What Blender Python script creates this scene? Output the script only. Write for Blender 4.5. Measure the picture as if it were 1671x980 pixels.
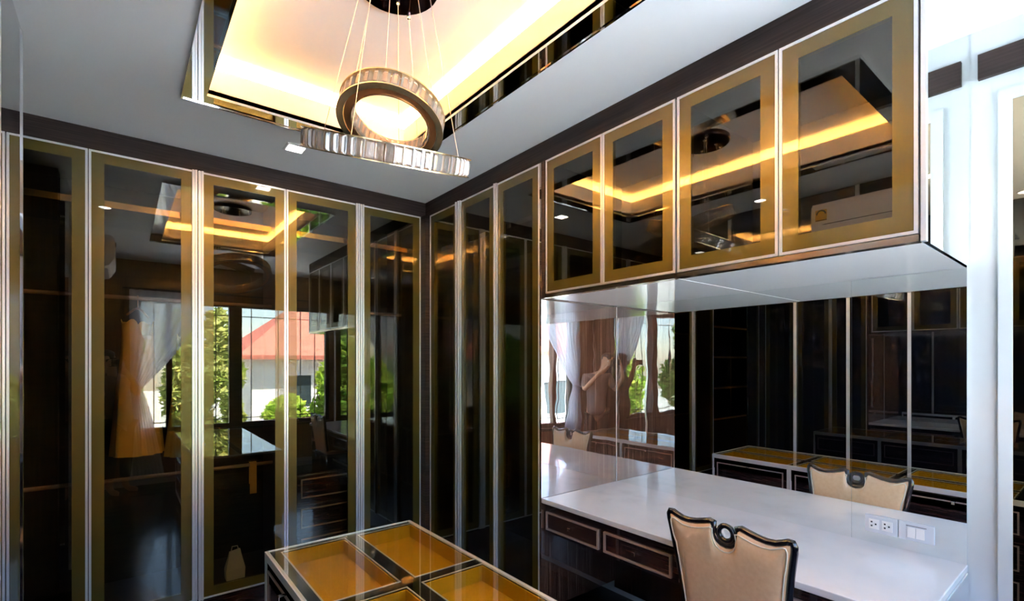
import bpy, bmesh, math, random
from math import sin, cos, pi, radians as R
from mathutils import Vector, Matrix
random.seed(7)
for o in list(bpy.data.objects): bpy.data.objects.remove(o)
S = bpy.context.scene
C = S.collection

# ------------------------------------------------------------------ camera, light, exposure
TH = 0.6717                       # heading of the view, clockwise from +Y
CAMZ = 1.47
cam = bpy.data.cameras.new('camera'); camo = bpy.data.objects.new('scene_camera', cam); C.objects.link(camo)
cam.sensor_width = 36; cam.lens = 36*799/1671; cam.shift_y = 101/1671; cam.clip_start = .01; cam.clip_end = 300
camo.location = (0, 0, CAMZ); camo.rotation_euler = (pi/2, 0, -TH)
S.camera = camo
S.view_settings.view_transform = 'Standard'; S.view_settings.look = 'None'
S.view_settings.gamma = 1; S.view_settings.use_curve_mapping = False
S.view_settings.exposure = 1.1

W = bpy.data.worlds.new('sky'); S.world = W; W.use_nodes = True
nt = W.node_tree; nt.nodes.clear()
wo = nt.nodes.new('ShaderNodeOutputWorld'); bg = nt.nodes.new('ShaderNodeBackground')
sky = nt.nodes.new('ShaderNodeTexSky'); sky.sky_type = 'NISHITA'; sky.sun_disc = False
sky.sun_elevation = R(65); sky.sun_rotation = R(20); sky.air_density = 1.0; sky.dust_density = .6; sky.ozone_density = 2.5
bg.inputs['Strength'].default_value = 0.9
nt.links.new(sky.outputs[0], bg.inputs[0]); nt.links.new(bg.outputs[0], wo.inputs[0])

def link_light(name, kind, loc, rot, energy, color, **kw):
    l = bpy.data.lights.new(name, kind); l.energy = energy; l.color = color
    for k, v in kw.items(): setattr(l, k, v)
    o = bpy.data.objects.new(name, l); C.objects.link(o); o.location = loc; o.rotation_euler = rot
    return o
link_light('sun', 'SUN', (0, 10, 20), (R(-25), 0, R(-20)), 42.0, (1, .97, .93), angle=R(1))   # high over the house, lights the garden

# ------------------------------------------------------------------ main dimensions
YA = 3.357      # front of the far wardrobe doors
XB = 1.82       # front of the right-hand doors, overhead cabinets and desk
XM = 2.468      # mirror behind the desk / right-hand wall
YN = 2.03       # far end of the desk niche
YR = 0.371      # near end of the desk niche
XD = -0.29      # black glass doors on the left
YD = 2.53       # where they end
YC = -0.65      # window wall
ZC = 2.69; ZT = 2.578; ZB = 1.823; ZK = 0.716; ZP = 0.09
DEP = 0.60

# ------------------------------------------------------------------ materials
MATS = {}
def newmat(name):
    m = bpy.data.materials.new(name); m.use_nodes = True; n = m.node_tree.nodes; n.clear()
    out = n.new('ShaderNodeOutputMaterial'); MATS[name] = m
    return m, n, m.node_tree.links, out
def pbr(name, col, rough=.5, metal=0, coat=0, spec=.5, emis=None, es=0, ior=1.5, trans=0):
    m, n, l, out = newmat(name)
    p = n.new('ShaderNodeBsdfPrincipled')
    p.inputs['Base Color'].default_value = (*col, 1); p.inputs['Roughness'].default_value = rough
    p.inputs['Metallic'].default_value = metal; p.inputs['Coat Weight'].default_value = coat
    p.inputs['Coat Roughness'].default_value = .01
    p.inputs['Specular IOR Level'].default_value = spec; p.inputs['IOR'].default_value = ior
    p.inputs['Transmission Weight'].default_value = trans
    if emis: p.inputs['Emission Color'].default_value = (*emis, 1); p.inputs['Emission Strength'].default_value = es
    l.new(p.outputs[0], out.inputs[0])
    return m
def coords(n, l, scale, kind='Object'):
    tc = n.new('ShaderNodeTexCoord'); mp = n.new('ShaderNodeMapping'); mp.inputs['Scale'].default_value = scale
    l.new(tc.outputs[kind], mp.inputs[0]); return mp.outputs[0]
def ramp(n, l, src, stops):
    r = n.new('ShaderNodeValToRGB'); e = r.color_ramp.elements
    while len(e) < len(stops): e.new(.5)
    for i, (p, c) in enumerate(stops): e[i].position = p; e[i].color = (*c, 1)
    l.new(src, r.inputs[0]); return r.outputs[0]
def noisy(name, scale, stops, rough=.4, coat=0, nscale=4, detail=6, metal=0, bump=0, spec=.5, coat_ior=1.5):
    m, n, l, out = newmat(name)
    v = coords(n, l, scale); t = n.new('ShaderNodeTexNoise'); t.inputs['Scale'].default_value = nscale; t.inputs['Detail'].default_value = detail
    l.new(v, t.inputs['Vector']); c = ramp(n, l, t.outputs['Fac'], stops)
    p = n.new('ShaderNodeBsdfPrincipled'); l.new(c, p.inputs['Base Color'])
    p.inputs['Roughness'].default_value = rough; p.inputs['Coat Weight'].default_value = coat; p.inputs['Coat Roughness'].default_value = .01
    p.inputs['Coat IOR'].default_value = coat_ior
    p.inputs['Metallic'].default_value = metal; p.inputs['Specular IOR Level'].default_value = spec
    if bump:
        b = n.new('ShaderNodeBump'); b.inputs['Strength'].default_value = bump; l.new(t.outputs['Fac'], b.inputs['Height']); l.new(b.outputs[0], p.inputs['Normal'])
    l.new(p.outputs[0], out.inputs[0]); return m
def glass(name, tint, ior, mult=1.0, wave=0):
    """flat pane: Fresnel reflection over a tinted see-through body"""
    m, n, l, out = newmat(name)
    t = n.new('ShaderNodeBsdfTransparent'); t.inputs[0].default_value = (*tint, 1)
    g = n.new('ShaderNodeBsdfGlossy'); g.inputs['Roughness'].default_value = 0.0; g.inputs[0].default_value = (1, 1, 1, 1)
    f = n.new('ShaderNodeFresnel'); ge = n.new('ShaderNodeNewGeometry')      # same Fresnel curve on both faces of the thin pane
    mr = n.new('ShaderNodeMapRange'); mr.inputs['To Min'].default_value = ior; mr.inputs['To Max'].default_value = 1/ior
    l.new(ge.outputs['Backfacing'], mr.inputs['Value']); l.new(mr.outputs[0], f.inputs['IOR'])
    mx = n.new('ShaderNodeMixShader'); l.new(f.outputs[0], mx.inputs[0]); l.new(t.outputs[0], mx.inputs[1]); l.new(g.outputs[0], mx.inputs[2])
    if wave:
        v = coords(n, l, (1, 1, 1)); ns = n.new('ShaderNodeTexNoise'); ns.inputs['Scale'].default_value = 3; l.new(v, ns.inputs['Vector'])
        b = n.new('ShaderNodeBump'); b.inputs['Strength'].default_value = wave; b.inputs['Distance'].default_value = .01
        l.new(ns.outputs['Fac'], b.inputs['Height']); l.new(b.outputs[0], g.inputs['Normal'])
    l.new(mx.outputs[0], out.inputs[0]); return m
def mixgloss(name, base_stops, scale, fac, nscale=6, detail=4, rough=0.0, wave=0.0):
    """lacquered veneer: grain below, constant share of mirror-like polish above"""
    m, n, l, out = newmat(name)
    v = coords(n, l, scale); t = n.new('ShaderNodeTexNoise'); t.inputs['Scale'].default_value = nscale; t.inputs['Detail'].default_value = detail
    l.new(v, t.inputs['Vector']); c = ramp(n, l, t.outputs['Fac'], base_stops)
    d = n.new('ShaderNodeBsdfDiffuse'); l.new(c, d.inputs[0])
    g = n.new('ShaderNodeBsdfGlossy'); g.inputs['Roughness'].default_value = rough
    if wave:
        v2 = coords(n, l, (1, 1, 1)); ns = n.new('ShaderNodeTexNoise'); ns.inputs['Scale'].default_value = 5; ns.inputs['Detail'].default_value = 1; l.new(v2, ns.inputs['Vector'])
        b = n.new('ShaderNodeBump'); b.inputs['Strength'].default_value = wave; b.inputs['Distance'].default_value = .01
        l.new(ns.outputs['Fac'], b.inputs['Height']); l.new(b.outputs[0], g.inputs['Normal'])
    mx = n.new('ShaderNodeMixShader'); mx.inputs[0].default_value = fac
    l.new(d.outputs[0], mx.inputs[1]); l.new(g.outputs[0], mx.inputs[2]); l.new(mx.outputs[0], out.inputs[0]); return m

pbr('ceiling_paint', (.80, .82, .82), .55, spec=.3)
pbr('wall_paint', (.54, .58, .60), .45)
pbr('tray_paint', (.90, .88, .84), .6, spec=.2)
noisy('fascia_wood', (1.2, 1.2, 45), [(.3, (.014, .008, .007)), (.55, (.034, .021, .018)), (.8, (.065, .040, .033))], .5, 0, 3, spec=.25)
noisy('dark_wood', (30, 30, 1.2), [(.3, (.012, .006, .006)), (.6, (.035, .016, .014)), (.85, (.075, .035, .028))], .25, .6, 3)
noisy('dark_wood_horizontal', (2, 2, 60), [(.3, (.012, .006, .007)), (.6, (.04, .018, .018)), (.85, (.08, .04, .038))], .22, .7, 3)
noisy('carcass_wood', (2, 2, 30), [(.3, (.008, .006, .006)), (.7, (.022, .015, .014))], .5, 0, 3)
noisy('floor_wood', (3, 30, 3), [(.3, (.010, .007, .008)), (.6, (.022, .014, .014)), (.85, (.04, .026, .024))], .18, .3, 2)
pbr('aluminium', (.82, .84, .88), .30, .6)
pbr('light_metal', (.86, .89, .92), .30, .35)
pbr('chrome', (.92, .93, .95), .04, 1)
pbr('rose_metal', (.70, .52, .48), .25, .55)
pbr('brass', (.75, .55, .28), .2, 1)
pbr('bronze_band', (.105, .078, .008), .34, .45, 1.0)
pbr('bronze_rail', (.78, .66, .55), .16, 1)
pbr('mirror', (.90, .93, .92), 0.0, 1)
pbr('bronze_mirror', (.50, .40, .26), 0.0, 1)
glass('bronze_glass', (.78, .70, .54), 1.70)
glass('window_glass', (.97, .98, .98), 1.25)
glass('clear_glass', (.97, .94, .84), 1.5)
pbr('black_glass', (.004, .004, .006), .0, 0, 1.0, 1.0, ior=1.8)
mixgloss('macassar_lacquer', [(.34, (.07, .022, .014)), (.47, (.22, .085, .048)), (.55, (.10, .034, .022)), (.66, (.55, .27, .17))], (60, 60, .8), .58, 2, 5, 0.0, .07)
noisy('wall_veneer', (40, 40, 1), [(.3, (.10, .045, .022)), (.6, (.18, .085, .045)), (.85, (.26, .13, .07))], .35, .3, 2)
noisy('marble', (1, 1, 1), [(.30, (.74, .75, .77)), (.42, (.82, .83, .85)), (.7, (.87, .88, .90))], .14, .4, 5, 8)
pbr('white_gloss', (.93, .95, .96), .10, 0, .5)
pbr('black_lacquer', (.006, .006, .010), .12, 0, 1.0)
noisy('cream_leather', (1, 1, 1), [(.3, (.86, .56, .34)), (.7, (.92, .63, .40))], .26, .35, 60, 3, bump=.04)
pbr('piping_cream', (.85, .76, .62), .4)
noisy('gold_felt', (1, 1, 1), [(.3, (.50, .28, .007)), (.7, (.62, .36, .012))], .9, 0, 220, 2, spec=.1)
pbr('gold_card', (.55, .33, .08), .5, 0)
pbr('canopy_metal', (.06, .03, .03), .06, .9)
pbr('ring_metal', (.36, .16, .06), .3, .7)
pbr('ring_edge', (.80, .62, .36), .25, .9)
pbr('crystal', (1, .97, .92), 0.0, 0, 0, .6, ior=1.6, trans=.82)
pbr('cable', (.72, .66, .58), .3, .6)
pbr('lamp_panel', (1, 1, 1), .4, emis=(1, .97, .9), es=14)
pbr('plastic_white', (.80, .80, .80), .35)
pbr('plastic_plate', (.55, .60, .66), .3)
pbr('dark_gap', (.01, .01, .012), .5)
pbr('sticker_yellow', (.72, .42, .03), .5)
pbr('sticker_dark', (.05, .04, .02), .5)
pbr('window_frame', (.012, .012, .016), .35)
pbr('wood_post', (.10, .045, .025), .4)
pbr('grille', (.01, .01, .012), .5)
pbr('yellow_fabric', (.90, .62, .16), .8)
pbr('pale_yellow_fabric', (.92, .84, .48), .8)
pbr('pink_fabric', (.55, .30, .25), .8)
pbr('paper_white', (.75, .77, .75), .7)
pbr('skirting', (.32, .34, .38), .4)
pbr('skin', (.55, .32, .20), .5)
pbr('hair', (.012, .009, .008), .4)
pbr('shirt_cloth', (.20, .15, .14), .85)
pbr('trouser_cloth', (.02, .02, .03), .85)
pbr('camera_plastic', (.012, .012, .013), .35)
pbr('house_wall', (.80, .80, .78), .8)
noisy('roof_tile', (1, 1, 1), [(.3, (.42, .12, .08)), (.7, (.55, .19, .13))], .7, 0, 4)
pbr('pane_dark', (.04, .06, .07), .1)
noisy('grass', (1, 1, 1), [(.3, (.30, .33, .26)), (.7, (.46, .47, .43))], .9, 0, 1.5)
pbr('paving', (.55, .54, .52), .8)
pbr('slab_pale', (.74, .79, .84), .7)
pbr('bark', (.14, .09, .05), .9)
def leafmat(name, a, b):
    m, n, l, out = newmat(name)
    v = coords(n, l, (1, 1, 1)); t = n.new('ShaderNodeTexNoise'); t.inputs['Scale'].default_value = 2.5; l.new(v, t.inputs['Vector'])
    c = ramp(n, l, t.outputs['Fac'], [(.35, a), (.65, b)])
    d = n.new('ShaderNodeBsdfDiffuse'); tr = n.new('ShaderNodeBsdfTranslucent'); l.new(c, d.inputs[0]); l.new(c, tr.inputs[0])
    mx = n.new('ShaderNodeMixShader'); mx.inputs[0].default_value = .35
    l.new(d.outputs[0], mx.inputs[1]); l.new(tr.outputs[0], mx.inputs[2]); l.new(mx.outputs[0], out.inputs[0]); return m
leafmat('leaf_bright', (.24, .46, .05), (.52, .64, .11))
leafmat('leaf_deep', (.09, .24, .05), (.24, .42, .08))
leafmat('leaf_olive', (.28, .38, .08), (.56, .58, .20))
m, n, l, out = newmat('sheer')
d = n.new('ShaderNodeBsdfDiffuse'); d.inputs[0].default_value = (.86, .87, .92, 1)
tr = n.new('ShaderNodeBsdfTranslucent'); tr.inputs[0].default_value = (.80, .82, .88, 1)
tp = n.new('ShaderNodeBsdfTransparent'); m1 = n.new('ShaderNodeMixShader'); m1.inputs[0].default_value = .5
m2 = n.new('ShaderNodeMixShader'); m2.inputs[0].default_value = .18
l.new(d.outputs[0], m1.inputs[1]); l.new(tr.outputs[0], m1.inputs[2]); l.new(m1.outputs[0], m2.inputs[1]); l.new(tp.outputs[0], m2.inputs[2]); l.new(m2.outputs[0], out.inputs[0])

# ------------------------------------------------------------------ mesh helpers
def bx(bm, x0, x1, y0, y1, z0, z1):
    x0, x1 = sorted((x0, x1)); y0, y1 = sorted((y0, y1)); z0, z1 = sorted((z0, z1))
    v = [bm.verts.new((x, y, z)) for x in (x0, x1) for y in (y0, y1) for z in (z0, z1)]
    for f in ((0, 1, 3, 2), (4, 6, 7, 5), (0, 4, 5, 1), (2, 3, 7, 6), (0, 2, 6, 4), (1, 5, 7, 3)):
        bm.faces.new([v[i] for i in f])
def boxes(*bs):
    bm = bmesh.new()
    for b in bs: bx(bm, *b)
    return bm
def tube(bm, pts, r, seg=8, closed=False, caps=True):
    pts = [Vector(p) for p in pts]; n = len(pts); rings = []
    rr = r if isinstance(r, (list, tuple)) else [r]*n
    up = None
    for i, p in enumerate(pts):
        if closed: t = pts[(i+1) % n]-pts[i-1]
        else: t = pts[min(i+1, n-1)]-pts[max(i-1, 0)]
        t.normalize()
        if up is None:
            up = Vector((0, 0, 1)) if abs(t.z) < .9 else Vector((1, 0, 0))
        a = t.cross(up); 
        if a.length < 1e-6: a = t.cross(Vector((0, 1, 0)))
        a.normalize(); b = a.cross(t).normalized(); up = b
        rings.append([bm.verts.new(p+(a*cos(2*pi*k/seg)+b*sin(2*pi*k/seg))*rr[i]) for k in range(seg)])
    m = n if closed else n-1
    for i in range(m):
        A, B = rings[i], rings[(i+1) % n]
        for k in range(seg): bm.faces.new((A[k], A[(k+1) % seg], B[(k+1) % seg], B[k]))
    if not closed and caps:
        bm.faces.new(rings[0][::-1]); bm.faces.new(rings[-1])
def lathe(bm, prof, cx=0, cy=0, seg=24, sx=1, sy=1):
    rings = []
    for r, z in prof:
        rings.append([bm.verts.new((cx+r*sx*cos(2*pi*k/seg), cy+r*sy*sin(2*pi*k/seg), z)) for k in range(seg)])
    for A, B in zip(rings, rings[1:]):
        for k in range(seg): bm.faces.new((A[k], A[(k+1) % seg], B[(k+1) % seg], B[k]))
    bm.faces.new(rings[0][::-1]); bm.faces.new(rings[-1])
def obj(name, bm, mat, parent=None, smooth=False, bevel=0):
    me = bpy.data.meshes.new(name)
    if bevel:
        bmesh.ops.bevel(bm, geom=list(bm.edges), offset=bevel, segments=2, profile=.5, affect='EDGES', clamp_overlap=True)
    bmesh.ops.recalc_face_normals(bm, faces=bm.faces)
    bm.to_mesh(me); bm.free()
    if smooth:
        for p in me.polygons: p.use_smooth = True
    me.materials.append(MATS[mat])
    o = bpy.data.objects.new(name, me); C.objects.link(o)
    if parent:
        o.parent = parent; o.matrix_parent_inverse = pinv(parent)
    return o
def pinv(p):
    m = Matrix.LocRotScale(p.location, p.rotation_euler, p.scale)
    return m.inverted() if p.parent is None else Matrix()
def tag(o, label, cat, group=None):
    o['label'] = label; o['category'] = cat
    if group: o['group'] = group
    return o
def thing(name, label, cat, loc=(0, 0, 0), group=None):
    o = bpy.data.objects.new(name, None); C.objects.link(o); o.location = loc
    o.empty_display_size = .1
    return tag(o, label, cat, group)
def struct(name, bm, mat, parent=None, label=None):
    o = obj(name, bm, mat, parent)
    if not parent: o['kind'] = 'structure'
    if label: o['label'] = label
    return o
def copy_part(o, parent, delta=(0, 0, 0)):
    c = o.copy(); C.objects.link(c); c.parent = parent
    c.location = o.location+Vector(delta)
    return c

# ------------------------------------------------------------------ the setting
XL = -2.2
struct('floor', boxes((XL, XM+.1, YC-.1, YA+DEP+.1, -.1, 0)), 'floor_wood', label='dark polished wooden floor')
tx0, tx1, ty0, ty1 = .299, 1.269, .750, 2.599           # tray opening inside the mirror frame
TW = .084; LIP = .122; ZTOP = 2.87; OFF = .13
bm = boxes((XL, tx0, YC, YA+DEP, ZC, ZC+.02), (tx1, XM, YC, YA+DEP, ZC, ZC+.02), (tx0, tx1, YC, ty0, ZC, ZC+.02), (tx0, tx1, ty1, YA+DEP, ZC, ZC+.02))
ceil = struct('ceiling', bm, 'ceiling_paint', label='white painted ceiling')
tr_ = boxes((tx0-.015, tx0, ty0-.015, ty1+.015, ZC, ZC+LIP), (tx1, tx1+.015, ty0-.015, ty1+.015, ZC, ZC+LIP),
            (tx0, tx1, ty0-.015, ty0, ZC, ZC+LIP), (tx0, tx1, ty1, ty1+.015, ZC, ZC+LIP),
            (tx0-OFF-.02, tx1+OFF+.02, ty0-OFF-.02, ty1+OFF+.02, ZTOP, ZTOP+.02),
            (tx0-OFF-.02, tx0-OFF, ty0-OFF-.02, ty1+OFF+.02, ZC+.02, ZTOP), (tx1+OFF, tx1+OFF+.02, ty0-OFF-.02, ty1+OFF+.02, ZC+.02, ZTOP),
            (tx0-OFF, tx1+OFF, ty0-OFF-.02, ty0-OFF, ZC+.02, ZTOP), (tx0-OFF, tx1+OFF, ty1+OFF, ty1+OFF+.02, ZC+.02, ZTOP))
obj('light_tray', tr_, 'tray_paint', ceil)['label'] = 'recessed cream ceiling tray with hidden warm light'
struct('roof', boxes((XL-.1, XM+.2, YC-.3, YA+DEP+.1, ZTOP+.05, ZTOP+.2)), 'wall_paint')['label'] = 'roof slab over the room'
# mirror frame round the tray, mitred strips
def mitre(pts, z0, z1):
    bm = bmesh.new()
    lo = [bm.verts.new((x, y, z0)) for x, y in pts]; hi = [bm.verts.new((x, y, z1)) for x, y in pts]
    bm.faces.new(lo); bm.faces.new(hi[::-1])
    for i in range(4): bm.faces.new((lo[i], lo[(i+1) % 4], hi[(i+1) % 4], hi[i]))
    return bm
a0, a1, b0, b1 = tx0-TW, tx1+TW, ty0-TW, ty1+TW
g = .0006
for pts in ([(a0, b0+g), (tx0, ty0+g), (tx0, ty1-g), (a0, b1-g)], [(a1, b0+g), (tx1, ty0+g), (tx1, ty1-g), (a1, b1-g)],
            [(a0, b0), (tx0, ty0), (tx1, ty0), (a1, b0)], [(a0, b1), (tx0, ty1), (tx1, ty1), (a1, b1)]):
    obj('mirror_strip', mitre(pts, ZC-.012, ZC), 'mirror', ceil)
bm = boxes((a0-.008, a0, b0-.008, b1+.008, ZC-.016, ZC), (a1, a1+.008, b0-.008, b1+.008, ZC-.016, ZC), (a0, a1, b0-.008, b0, ZC-.016, ZC), (a0, a1, b1, b1+.008, ZC-.016, ZC))
obj('tray_edge', bm, 'chrome', ceil)
# light strips lying on the ledge behind the lip
WARM = (1.0, .47, .11)
LZ = ZC+.05
for nm, loc, sx, sy in (('left', (tx0-.07, (ty0+ty1)/2, LZ), .03, ty1-ty0+.1), ('right', (tx1+.07, (ty0+ty1)/2, LZ), .03, ty1-ty0+.1),
                        ('near', ((tx0+tx1)/2, ty0-.07, LZ), tx1-tx0+.1, .03), ('far', ((tx0+tx1)/2, ty1+.07, LZ), tx1-tx0+.1, .03)):
    k = 66 if sx < sy else 33
    link_light('cove_light_'+nm, 'AREA', loc, (pi, 0, 0), k, WARM, shape='RECTANGLE', size=sx, size_y=sy)

struct('wall_right', boxes((XM, XM+.1, YC-.1, YA+DEP+.1, -.1, ZTOP+.05)), 'wall_paint', label='white painted wall')
struct('wall_far', boxes((XL, XM, YA+DEP, YA+DEP+.1, -.1, ZTOP+.05)), 'carcass_wood')
struct('wall_left', boxes((XL-.1, XL, YC-.1, YA+DEP+.1, -.1, ZTOP+.05)), 'wall_veneer')
struct('wall_passage', boxes((XL, XD-.03, YD-.1, YD, 0, ZC)), 'wall_veneer')
# window wall
WX0, WX1, WZ0, WZ1 = .12, 2.40, .62, 2.25
wn = struct('wall_near', boxes((XL, WX0, YC-.12, YC, -.1, ZTOP+.05), (WX1, XM, YC-.12, YC, -.1, ZTOP+.05), (WX0, WX1, YC-.12, YC, -.1, WZ0), (WX0, WX1, YC-.12, YC, WZ1, ZTOP+.05)), 'wall_veneer', label='brown veneered wall round the window')
win = struct('window_1', boxes((WX0, WX1, YC-.09, YC-.02, WZ0, WZ0+.05), (WX0, WX1, YC-.09, YC-.02, WZ1-.05, WZ1), (WX0, WX0+.05, YC-.09, YC-.02, WZ0+.05, WZ1-.05), (WX1-.05, WX1, YC-.09, YC-.02, WZ0+.05, WZ1-.05)), 'window_frame', label='wide dark framed window')
obj('sill', boxes((WX0-.03, WX1+.03, YC-.02, YC+.05, WZ0-.03, WZ0)), 'window_frame', win)
obj('mullion', boxes((.42, .48, YC-.09, YC-.02, WZ0+.05, WZ1-.05)), 'wood_post', win)
obj('mullion', boxes((1.10, 1.25, YC-.10, YC-.01, WZ0+.05, WZ1-.05)), 'window_frame', win)
for x0, x1 in ((WX0+.05, .42), (.48, 1.10), (1.25, WX1-.05)):
    obj('pane', boxes((x0, x1, YC-.056, YC-.050, WZ0+.05, WZ1-.05)), 'window_glass', win)
for x in (.30, .62, .80, .96, 1.38, 1.72, 2.02, 2.22):
    b_ = bmesh.new(); tube(b_, [(x, YC-.11, WZ0), (x, YC-.11, WZ1)], .006, 6); obj('grille_bar', b_, 'grille', win)
for z in (WZ0+.10, WZ1-.16):
    b_ = bmesh.new(); tube(b_, [(WX0, YC-.11, z), (WX1, YC-.11, z)], .006, 6); obj('grille_bar', b_, 'grille', win)
struct('baseboard_near', boxes((WX0-.3, XM, YC, YC+.015, 0, .11)), 'skirting')
# right-hand wall: wood strip and white door leaf with bronze glass
struct('trim_1', boxes((XM-.02, XM, YC+.02, .342, 2.504, 2.594)), 'fascia_wood', label='dark wood strip on the white wall above the glazed door')
dr = struct('door_1', boxes((XM-.012, XM, .253, .29, .0, 2.44), (XM-.012, XM, YC+.05, .253, 2.401, 2.44), (XM-.012, XM, YC+.05, YC+.09, 0, 2.401)), 'wall_paint', label='white door with a bronze glass panel')
obj('panel', boxes((XM-.006, XM-.001, YC+.09, .253, 0.05, 2.401)), 'bronze_mirror', dr)

# ------------------------------------------------------------------ wardrobes
def wb(plane, pos, u0, u1, w0, w1, z0, z1):
    return (u0, u1, pos+w0, pos+w1, z0, z1) if plane == 'A' else (pos+w0, pos+w1, u0, u1, z0, z1)
def door(parent, plane, pos, u0, u1, z0, z1, handle=0, mat='bronze_glass', band=.052, rail=False):
    q = lambda *a: wb(plane, pos, *a)
    g = .002; u0 += g; u1 -= g; t = .010
    h0 = .026 if handle < 0 else t; h1 = .026 if handle > 0 else t
    i0, i1, j0, j1 = u0+h0, u1-h1, z0+t, z1-t
    bd = boxes(q(i0, i0+band, 0, .02, j0, j1), q(i1-band, i1, 0, .02, j0, j1), q(i0+band, i1-band, 0, .02, j0, j0+band), q(i0+band, i1-band, 0, .02, j1-band, j1))
    d = obj('door', bd, 'bronze_band', parent)
    obj('glass_pane', boxes(q(i0+band, i1-band, .001, .006, j0+band, j1-band)), mat, d)
    obj('edge_trim', boxes(q(u0, u0+t, -.003, .02, z0, z1), q(u1-t, u1, -.003, .02, z0, z1), q(u0+t, u1-t, -.003, .02, z0, z0+t), q(u0+t, u1-t, -.003, .02, z1-t, z1)), 'aluminium', d)
    if handle:
        a, b = (u0+.001, u0+.026) if handle < 0 else (u1-.026, u1-.001)
        c = (a+b)/2
        obj('handle', boxes(q(a, c-.002, -.016, -.003, z0, z1), q(c+.002, b, -.020, -.003, z0, z1), q(c-.002, c+.002, -.010, -.003, z0, z1)), 'aluminium', d)
    return d
def carcass(parent, plane, pos, u0, u1, z0, z1, dep=DEP-.02):
    q = lambda *a: wb(plane, pos, *a); t = .018
    obj('carcass', boxes(q(u0, u0+t, .022, dep, z0, z1), q(u1-t, u1, .022, dep, z0, z1), q(u0+t, u1-t, .022, dep, z0, z0+t), q(u0+t, u1-t, .022, dep, z1-t, z1), q(u0+t, u1-t, dep-.01, dep, z0+t, z1-t)), 'carcass_wood', parent)
def rod(parent, u0, u1, y, z, name='rod'):
    b_ = bmesh.new(); tube(b_, [(u0, y, z), (u1, y, z)], .012, 10); return obj(name, b_, 'rose_metal', parent, True)
wl = [('far wardrobe beside the left passage, partly hidden by black glass', -1.10, -.14), ('far wardrobe with a yellow dress behind its bronze glass', -.14, .82), ('far wardrobe in the corner with drawers behind its bronze glass', .82, 1.78)]
wards = []
for lab, u0, u1 in wl:
    w = thing('wardrobe', lab, 'wardrobe', ((u0+u1)/2, YA+.3, 0), 'tall bronze glass wardrobes'); wards.append(w)
    carcass(w, 'A', YA, u0, u1, ZP, ZT)
    mid = (u0+u1)/2
    door(w, 'A', YA, u0, mid, ZP, ZT, 1); door(w, 'A', YA, mid, u1, ZP, ZT, -1)
    obj('shelf', boxes((u0+.02, u1-.02, YA+.06, YA+DEP-.04, 2.305, 2.335)), 'dark_wood_horizontal', w)
    obj('shelf_edge', boxes((u0+.02, u1-.02, YA+.052, YA+.06, 2.303, 2.337)), 'brass', w)
    obj('plinth', boxes((u0, u1, YA+.03, YA+.10, 0, ZP-.002)), 'dark_wood_horizontal', w)
rod(wards[0], -1.08, -.16, YA+.30, 1.85); rod(wards[0], -1.08, -.16, YA+.30, .79)
rod(wards[1], -.12, .80, YA+.30, 1.85); rod(wards[1], -.12, .80, YA+.28, .79)
rod(wards[2], 1.32, 1.76, YA+.30, 1.85)
# drawer stack inside the corner wardrobe
w = wards[2]
obj('drawer_box', boxes((.90, 1.31, YA+.11, YA+DEP-.04, ZP+.02, .72)), 'dark_wood_horizontal', w)
for z0 in (.135, .335, .535):
    d = obj('drawer', boxes((.915, 1.295, YA+.095, YA+.11, z0, z0+.17)), 'dark_wood_horizontal', w)
    a, b, c0, c1 = .935, 1.275, z0+.02, z0+.15
    obj('moulding', boxes((a, b, YA+.088, YA+.095, c0, c0+.008), (a, b, YA+.088, YA+.095, c1-.008, c1), (a, a+.008, YA+.088, YA+.095, c0+.008, c1-.008), (b-.008, b, YA+.088, YA+.095, c0+.008, c1-.008)), 'rose_metal', d)
    obj('knob', boxes((1.096, 1.114, YA+.068, YA+.095, z0+.076, z0+.094)), 'chrome', d, bevel=.003)
# right-hand tall wardrobe: three doors
w = thing('wardrobe', 'tall three-door bronze glass wardrobe between corner and desk niche', 'wardrobe', (XB+.3, 2.66, 0), 'tall bronze glass wardrobes')
carcass(w, 'B', XB, YN+.02, 3.30, ZP, ZT, XM-XB-.01)
door(w, 'B', XB, 2.872, 3.285, ZP, ZT, -1); door(w, 'B', XB, 2.455, 2.872, ZP, ZT, 1); door(w, 'B', XB, 2.040, 2.455, ZP, ZT, 1)
obj('plinth', boxes((XB+.03, XB+.10, YN, 3.3, 0, ZP-.002)), 'dark_wood_horizontal', w)
obj('shelf', boxes((XB+.06, XM-.04, YN+.05, 3.27, 2.305, 2.335)), 'dark_wood_horizontal', w)
sp = obj('side_panel', boxes((XB-.002, (XB+XM)/2+.18, YN-.004, YN+.018, ZP, ZT), ((XB+XM)/2+.1805, XM-.004, YN-.004, YN+.018, ZP, ZT)), 'macassar_lacquer', w)
sp['label'] = 'polished striped veneer side panel'
# corner post and fascias
struct('trim_2', boxes((1.782, XB+.03, 3.287, YA+.03, 0, ZT)), 'fascia_wood', label='dark wood corner post between wardrobes')
struct('trim_3', boxes((XL, XB+.0, YA-.002, YA+.05, ZT+.002, ZC)), 'fascia_wood', label='dark wood fascia above the far wardrobes')
struct('trim_4', boxes((XB-.002, XB+.05, YR, YA-.004, ZT+.002, ZC)), 'fascia_wood', label='dark wood fascia above the overhead cabinets')

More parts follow.
